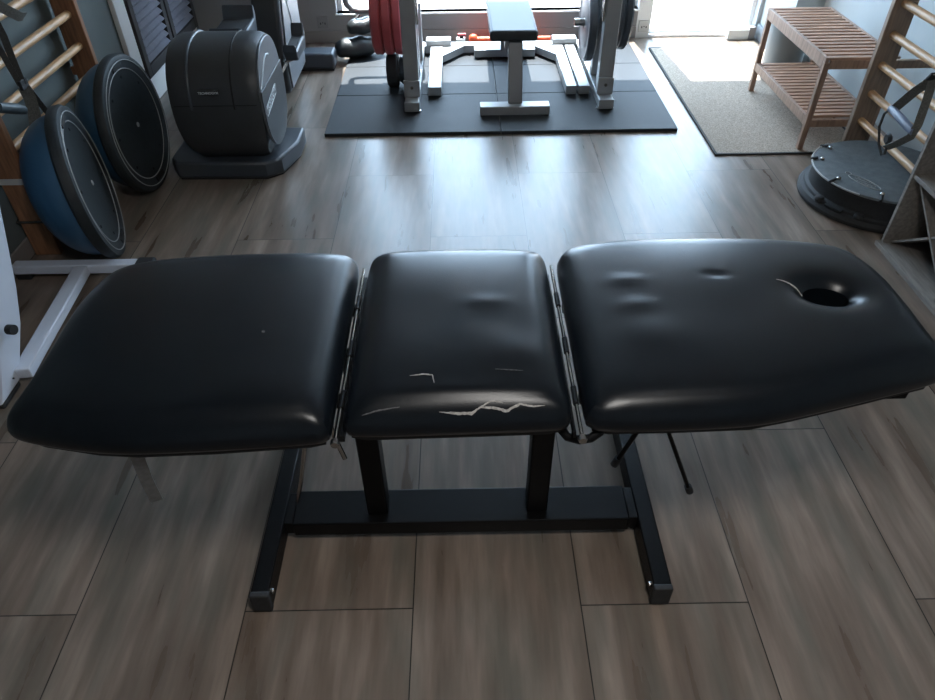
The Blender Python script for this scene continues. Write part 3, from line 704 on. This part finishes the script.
post = MB().prism([(1.700, .024), (1.835, .024), (1.905, .10), (1.975, .17), (2.045, .28), (2.120, .44), (2.42, 1.08), (2.30, 1.08), (1.97, .42), (1.85, .22)], 'x', -1.80, -1.605).build('post', 'whitesteel', WM, bevel=.006)
MB().box(-1.79, -1.607, 1.705, 1.83, 0, .0245).build('rubber_foot', 'blackrubber', WM, bevel=.008)
MB().tube([(-1.589, 1.885, .215), (-1.565, 1.880, .217)], .018, 16).build('adjusting_knob', 'blackrubber', WM)
MB().lathe([(0, -.002), (.0035, -.002), (.0035, .002), (0, .002)], 10, 'x', (-1.5895, 1.79, .07)).build('bolt', 'black', WM)

# ------------------------------------------------------------------ rack with weight plates
RK = thing('power_rack', 'grey steel power rack standing on the black rubber mats below the window', 'rack', (.29, 4.7, .02))
ZM = .0205
for x0, x1, xi in ((-.338, -.250, 1), (.845, .933, -1)):
    u = MB().box(x0, x1, 4.255, 4.335, .085, 2.15).build('upright', 'rack', RK, bevel=.006)
    MB().box(x0 - .004, x1 + .004, 4.235, 4.255, .085, .185).build('upright_bracket', 'rack', u, bevel=.002)
    MB().lathe([(0, -.010), (.009, -.010), (.010, 0), (0, .0)], 6, 'y', ((x0 + x1) / 2, 4.235, .145)).build('bolt', 'chrome', u)
    MB().box(x0, x1, 4.155, 5.28, .032, .085).build('base_tube', 'rack', RK, bevel=.004)
    MB().box(x0 - .002, x1 + .002, 4.145, 4.160, .030, .088).build('end_cap', 'rack', RK, bevel=.004)
    for xx in (x0 + .004, x1 - .004):
        MB().lathe([(0, ZM), (.014, ZM), (.014, .030), (0, .0325)], 14, c=(xx, 4.175, 0)).build('levelling_foot', 'chrome', RK)
    MB().lathe([(0, ZM), (.02, ZM), (.02, .030), (0, .0325)], 14, c=((x0 + x1) / 2, 5.22, 0)).build('levelling_foot', 'chrome', RK)
    ru = MB().box(x0 + .008, x1 - .008, 4.56, 4.64, .085, 2.15).build('upright', 'rack', RK, bevel=.006)
    out = x0 if xi == 1 else x1
    sg = -1 if xi == 1 else 1
    MB().tube([(out - sg * .01, 4.60, .47), (out + sg * (.118 if sg > 0 else .205), 4.60, .47)], .024, 20).build('plate_horn', 'chrome', RK)
    if sg < 0: MB().tube([(out - sg * .01, 4.60, .125), (out + sg * .14, 4.60, .125)], .020, 20).build('plate_horn', 'chrome', RK)
    # safety bar strip
    MB().box((x0 + x1) / 2 + xi * .048, (x0 + x1) / 2 + xi * .058, 4.262, 4.33, .5, 1.9).build('guide_strip', 'chrome', u)
for x0, x1 in ((-.205, -.118),):
    MB().box(x0, x1, 4.395, 5.18, .030, .085).build('inner_tube', 'rack', RK, bevel=.004)
for x0, x1 in ((.672, .740), (.752, .822)):
    MB().box(x0, x1, 4.385, 5.18, .030, .085).build('inner_tube', 'rack', RK, bevel=.004)
for x in (-.16, .705, .787):
    MB().box(x - .02, x + .02, 4.45, 4.50, ZM, .0305).build('rubber_foot', 'blackrubber', RK)
MB().box(-.25, .845, 5.181, 5.262, .032, .085).build('cross_tube', 'rack', RK, bevel=.004)
for x0, x1 in ((-.238, -.060), (.668, .840)):
    MB().box(x0, x1, 5.176, 5.270, .085, .122).build('joint_plate', 'rack', RK, bevel=.004)
for sx, xa in ((1, -.118), (-1, .672)):
    MB().prism([(xa, 5.02), (xa + sx * .002, 5.16), (xa + sx * .13, 5.181), (xa + sx * .15, 5.181), (xa, 4.98)], 'z', .034, .082).build('gusset', 'rack', RK)
MB().box(-.332, .927, 4.57, 4.63, 2.151, 2.21).build('top_tube', 'rack', RK, bevel=.004)

def plate(label, x, th, R_, c, mtl, group, name='weight_plate'):
    t = thing(name, label, 'weight plate', (x, c[0], c[1]), group)
    e = min(.012, th * .3)
    MB().lathe([(.0245, 0), (.05, 0), (.055, -.0), (R_ * .62, .0), (R_ * .66, .004), (R_ * .86, .004), (R_ * .9, 0), (R_ - e, 0), (R_, e), (R_, th - e), (R_ - e, th), (R_ * .9, th), (R_ * .86, th - .004), (R_ * .66, th - .004), (R_ * .62, th), (.0245, th), (.0245, 0)], 72, 'x').build('disc', mtl, t, local=True)
    MB().lathe([(.0245, -.001), (.034, -.001), (.034, th + .001), (.0245, th + .001), (.0245, -.001)], 32, 'x').build('hub', 'chrome', t, local=True)
    return t
cc = (4.60, .4695)
plate('red weight plate closest to the left rack upright', -.402, .060, .235, cc, 'red', 'red weight plates on the left of the rack')
plate('red weight plate in the middle of the three on the left of the rack', -.466, .060, .235, cc, 'red', 'red weight plates on the left of the rack')
plate('red weight plate farthest out on the left of the rack', -.530, .060, .235, cc, 'red', 'red weight plates on the left of the rack')
plate('dark grey weight plate against the right rack upright, outer side', .936, .050, .235, cc, 'plate', 'dark weight plates on the right of the rack')
plate('dark grey weight plate farthest right on the rack, nearest the door', .990, .050, .225, cc, 'plate', 'dark weight plates on the right of the rack')
plate('small black weight plate below the red plates, nearer the rack upright', -.388, .040, .085, (4.60, .1245), 'plate', 'small black plates under the red plates')
plate('thicker small black weight plate below the red plates, farther out', -.470, .075, .103, (4.60, .1245), 'blackrubber', 'small black plates under the red plates')
# plate on the inner side of the right rear upright
MB().tube([(.86, 4.60, .40), (.72, 4.60, .40)], .024, 20).build('plate_horn', 'chrome', RK)
plate('dark blue-grey weight plate on the inner side of the right rack upright', .782, .058, .225, (4.60, .3995), 'plate', None)
# curved bar left of the red plates
cb_ = MB().tube([(-.745, 4.92, 1.0), (-.745, 4.92, .50), (-.735, 4.92, .44), (-.70, 4.92, .405), (-.65, 4.92, .395), (-.345, 4.92, .395)], .021, 14).build('curved_bar', 'rack', RK)
MB().box(-.338, -.250, 4.88, 4.96, .085, .45).build('bar_post', 'rack', RK, bevel=.004)

# ------------------------------------------------------------------ flat bench
FB = thing('flat_bench', 'flat weight bench with black padded seat and grey steel T foot facing the window', 'weight bench', (.32, 4.6, .02))
MB().box(.180, .462, 4.245, 5.30, .400, .462).build('seat_pad', 'pad', FB, bevel=.018, seg=4)
MB().box(.27, .372, 4.28, 5.20, .352, .399).build('spine', 'rack', FB, bevel=.004)
MB().prism([(4.10, .080), (4.17, .080), (4.30, .352), (4.21, .352)] if False else [(4.120, .083), (4.195, .083), (4.315, .398), (4.250, .398)], 'x', .290, .374).build('front_post', 'rackdark', FB, bevel=.004)
MB().box(.29, .374, 5.06, 5.13, .083, .353).build('rear_post', 'rack', FB, bevel=.004)
MB().box(.118, .538, 4.075, 4.160, .030, .083).build('front_foot', 'rack', FB, bevel=.005)
MB().box(.105, .538, 5.085, 5.172, .030, .083).build('rear_foot', 'rack', FB, bevel=.005)
for x in (.122, .534 - .03):
    for y in (4.08, 5.09):
        MB().box(x, x + .03, y + .005, y + .07, ZM, .0305).build('rubber_foot', 'blackrubber', FB)
MB().box(.305, .36, 4.16, 5.085, .09, .12).build('lower_spine', 'rackdark', FB, bevel=.003) if False else None

# ------------------------------------------------------------------ small gear along the back wall
db = thing('orange_bar', 'orange red bar with ball end lying on the mat by the wall', 'exercise bar', (.37, 5.42, .02))
MB().tube([(.12, 5.43, .043), (.68, 5.43, .043)], .0225, 16).build('shaft', 'orange', db)
bl = MB().lathe([(0, -.034), (.016, -.031), (.028, -.019), (.033, 0), (.028, .019), (.016, .031), (0, .034)], 24, 'x', (.105, 5.43, .054)).build('ball_end', 'orange', db)
kb = thing('small_clamp', 'small white clamp with red top beside the orange bar', 'clamp', (.01, 5.42, .02))
MB().box(-.022, .045, 5.39, 5.44, ZM, .065).build('clamp_body', 'white', kb, bevel=.008)
MB().tube([(-.01, 5.415, .085), (.05, 5.415, .085)], .013, 12).build('clamp_lever', 'red', kb)
MB().box(.005, .03, 5.40, 5.43, .064, .078).build('clamp_neck', 'black', kb)
# two shiny black bags
def bag(label, c, L_, r, rz, tilt):
    pr = [(0, -L_ / 2)] + [(r * math.cos(a) ** .45 if abs(a) < 1.56 else 0, L_ / 2 * math.sin(a)) for a in [-PI / 2 + PI * i / 20 for i in range(1, 20)]] + [(0, L_ / 2)]
    t = thing('exercise_bag', label, 'bag', c, 'shiny black bags stacked by the red plates', rot=Euler((0, 0, math.radians(tilt))).to_quaternion())
    mb = MB().lathe(pr, 36, 'x')
    for v in mb.bm.verts: v.co.z *= rz; v.co.z += .004 * math.sin(v.co.x * 60)
    mb.build('bag_body', 'glossblack', t, local=True)
    if r < .08: MB().ribbon([(-L_ * .25, 0, r * rz + .001), (-L_ * .1, 0, r * rz + .03), (L_ * .1, 0, r * rz + .03), (L_ * .25, 0, r * rz + .001)], .025, .004, side=(0, 1, 0)).build('strap', 'webbing', t, local=True)
bag('shiny black bag lying on the rear mat left of the red plates, the lower one', (-.735, 5.16, .0915), .30, .085, .8, 15)
bag('shiny black bag resting on top of the other, left of the red plates', (-.665, 5.22, .218), .26, .068, .8, 25)
# sockets
for x, m_, lab, z in ((-1.022, 'socketgrey', 'grey wall socket on the back wall beside the elliptical trainer', .145), (1.402, 'socket', 'white wall socket on the white pier beside the glass door', .085)):
    t = thing('wall_socket', lab, 'socket', (x, YB, z))
    MB().box(x - .041, x + .041, YB - .0265 if m_ == 'socketgrey' and False else YB - .011, YB, z - .041, z + .041).build('socket_plate', m_, t, bevel=.004)
    MB().lathe([(0, -.0022), (.004, -.0022), (.004, 0), (0, 0)], 12, 'y', (x, YB - .011, z)).build('socket_holes', 'black', t)
    MB().box(x - .02, x - .013, YB - .0132, YB - .011, z - .012, z + .002).box(x + .013, x + .02, YB - .0132, YB - .011, z - .012, z + .002).build('socket_holes', 'black', t)
ds = thing('door_stop', 'low pale grey block on the floor at the right of the glass door', 'door stop', (2.13, 5.50, 0))
MB().box(2.03, 2.185, 5.47, 5.53, 0, .075).build('block', 'socket', ds, bevel=.005)
MB().box(2.185, 2.235, 5.475, 5.525, 0, .09).build('block_end', 'socketgrey', ds, bevel=.006)

# ------------------------------------------------------------------ suspension straps
SR = thing('suspension_strap', 'black suspension strap with blue grey handle hanging on the right wall bars', 'suspension strap', (2.0, 2.95, .5))
MB().ribbon([(2.045, 2.58, 1.0), (2.03, 2.70, .87), (2.015, 2.86, .72), (2.0, 2.93, .645), (2.0, 3.02, .55), (2.0, 3.10, .45)], .040, .004, side=(-.64, .5, .17)).build('strap', 'webgrey', SR)
MB().ribbon([(2.0, 2.93, .645), (1.995, 2.905, .56), (1.99, 2.885, .46), (1.99, 2.90, .40), (1.995, 2.98, .33), (2.0, 3.055, .275)], .034, .004, side=(-.64, .5, .17)).build('strap', 'webgrey', SR)
MB().box(-.026, .026, -.007, .007, -.020, .020, R=Matrix.Translation((1.998, 2.925, .655)) @ Matrix.Rotation(.6, 4, 'X')).build('buckle', 'blackrubber', SR, bevel=.004)
MB().tube([(1.99, 3.115, .44), (1.985, 3.02, .437), (1.985, 2.935, .430), (1.99, 2.895, .425)], [.017, .019, .019, .017], 16).build('handle_grip', 'gripblue', SR)
MB().tube([(1.99, 3.115, .44), (1.99, 3.150, .40), (1.99, 3.150, .34), (1.995, 3.110, .27), (2.0, 3.065, .235), (2.0, 3.045, .25), (2.0, 3.05, .29)], .006, 10).build('loop_cable', 'webbing', SR)
MB().lathe([(0, -.01), (.018, -.01), (.03, 0), (.018, .012), (0, .012)], 20, 'x', (2.0, 3.065, .315)).build('foot_cradle', 'blackrubber', SR)
SL = thing('suspension_strap', 'dark suspension strap with buckle and grey grip hanging on the left wall bars', 'suspension strap', (-1.77, 2.83, .7))
MB().ribbon([(-1.80, 2.80, 1.10), (-1.775, 2.855, .96), (-1.76, 2.84, .90), (-1.755, 2.825, .80), (-1.75, 2.815, .72)], .026, .004, side=(.85, .5, 0)).build('strap', 'webbing', SL)
MB().ribbon([(-1.80, 2.76, 1.05), (-1.775, 2.80, .90), (-1.76, 2.795, .80), (-1.755, 2.805, .72)], .022, .004, side=(.85, .5, 0)).build('strap', 'webbing', SL)
MB().box(-.007, .007, -.026, .026, -.018, .018, R=Matrix.Translation((-1.748, 2.815, .722))).build('buckle', 'blackrubber', SL, bevel=.003)
MB().ribbon([(-1.75, 2.815, .71), (-1.752, 2.825, .66), (-1.758, 2.82, .60), (-1.765, 2.79, .53)], .046, .004, side=(.85, .5, 0)).build('strap', 'webgrey', SL)
MB().ribbon([(-1.752, 2.84, .70), (-1.75, 2.87, .63), (-1.752, 2.905, .56)], .022, .004, side=(.85, .5, 0)).build('strap', 'webbing', SL)
MB().tube([(-1.75, 2.60, .715), (-1.745, 2.70, .668), (-1.748, 2.745, .645)], [.020, .021, .017], 16).build('handle_grip', 'grip', SL)
MB().tube([(-1.752, 2.90, .56), (-1.755, 2.85, .53), (-1.757, 2.80, .52)], .004, 8).build('loop_cable', 'chrome', SL)
MB().ribbon([(-1.765, 2.86, 1.02), (-1.758, 2.93, .965), (-1.755, 2.99, .925), (-1.76, 3.03, .915)], .040, .004, side=(.5, .5, .5)).build('strap_tail', 'webgrey', SL)
# loop round the near left upright
tie = MB(); zz = .175
tie.tube([(-1.819, 2.672, zz), (-1.819, 2.719, zz), (-1.947, 2.719, zz + .01), (-1.947, 2.672, zz)], .0055, 8, closed=True)
tag(tie.build('tie_cord', 'webbing'), 'thin dark cord tied round the near left wall bar upright', 'cord')

# ------------------------------------------------------------------ unseen ceiling lamp, added for the front vinyl highlights and the near half's brightness
cl_ = thing('added_ceiling_lamp', 'added unseen white round ceiling lamp above the massage table', 'lamp', (.35, .15, ZC - .08))
MB().lathe([(0, ZC), (.20, ZC), (.20, ZC - .05), (.185, ZC - .05), (.185, ZC - .045), (0, ZC - .045)], 40, c=(.35, .15, 0)).build('added_lamp_housing', 'white', cl_)
def area(name, loc, rot, sx, sy, e, col):
    l = bpy.data.lights.new(name, 'AREA'); l.shape = 'RECTANGLE'; l.size = sx; l.size_y = sy; l.energy = e; l.color = col
    o = bpy.data.objects.new(name, l); o.location = loc; o.rotation_euler = rot; C.objects.link(o); return o
area('added_lamp_light', (.35, .15, ZC - .06), (0, 0, 0), .40, .40, 24, (1, .97, .93))
for nm, xa, xb, za, zb in (('window_portal', WX0, WX1, WZ0, WZ1), ('door_portal', DX0, DX1, .05, DZ1)):
    p = area(nm, ((xa + xb) / 2, YB + .17, (za + zb) / 2), (math.radians(-90), 0, 0), xb - xa, zb - za, 1, (1, 1, 1))
    p.data.cycles.is_portal = True
# sun
sn = bpy.data.lights.new('sun', 'SUN'); sn.energy = 26; sn.angle = math.radians(.6); sn.color = (1, .96, .9)
so = bpy.data.objects.new('sun', sn); C.objects.link(so)
sd = Vector((.035, -.43, -1.0)).normalized()
so.rotation_euler = sd.to_track_quat('-Z', 'Y').to_euler()
# world: bright hazy sky
wd = bpy.data.worlds.new('sky'); S.world = wd; wd.use_nodes = True
nt = wd.node_tree; bg = nt.nodes['Background']
bg.inputs[0].default_value = (.62, .81, 1.0, 1); bg.inputs[1].default_value = 12.0

# ------------------------------------------------------------------ camera (solved from the floor planks)
f_px, pitch, yaw, roll = 694.836, .7241298, .005765, -.0132111
cy_, sy_ = math.cos(yaw), math.sin(yaw)
fw = Vector((sy_ * math.cos(pitch), cy_ * math.cos(pitch), -math.sin(pitch)))
r0 = Vector((cy_, -sy_, 0)); u0 = r0.cross(fw)
r1 = r0 * math.cos(roll) + u0 * math.sin(roll); u1 = -r0 * math.sin(roll) + u0 * math.cos(roll)
cam = bpy.data.cameras.new('camera'); co = bpy.data.objects.new('camera', cam); C.objects.link(co)
cam.sensor_width = 36; cam.lens = f_px / 935 * 36; cam.clip_start = .05; cam.clip_end = 100
mw = Matrix.Identity(4)
for i in range(3): mw[i][0] = r1[i]; mw[i][1] = u1[i]; mw[i][2] = -fw[i]
mw.translation = (0, 0, 1.75); co.matrix_world = mw
S.camera = co
S.view_settings.view_transform = 'Standard'; S.view_settings.look = 'None'; S.view_settings.gamma = 1; S.view_settings.use_curve_mapping = False
S.view_settings.exposure = 0.12
S.cycles.use_denoising = True
S.cycles.max_bounces = 10; S.cycles.diffuse_bounces = 6; S.cycles.transparent_max_bounces = 12
S.cycles.sample_clamp_indirect = 8
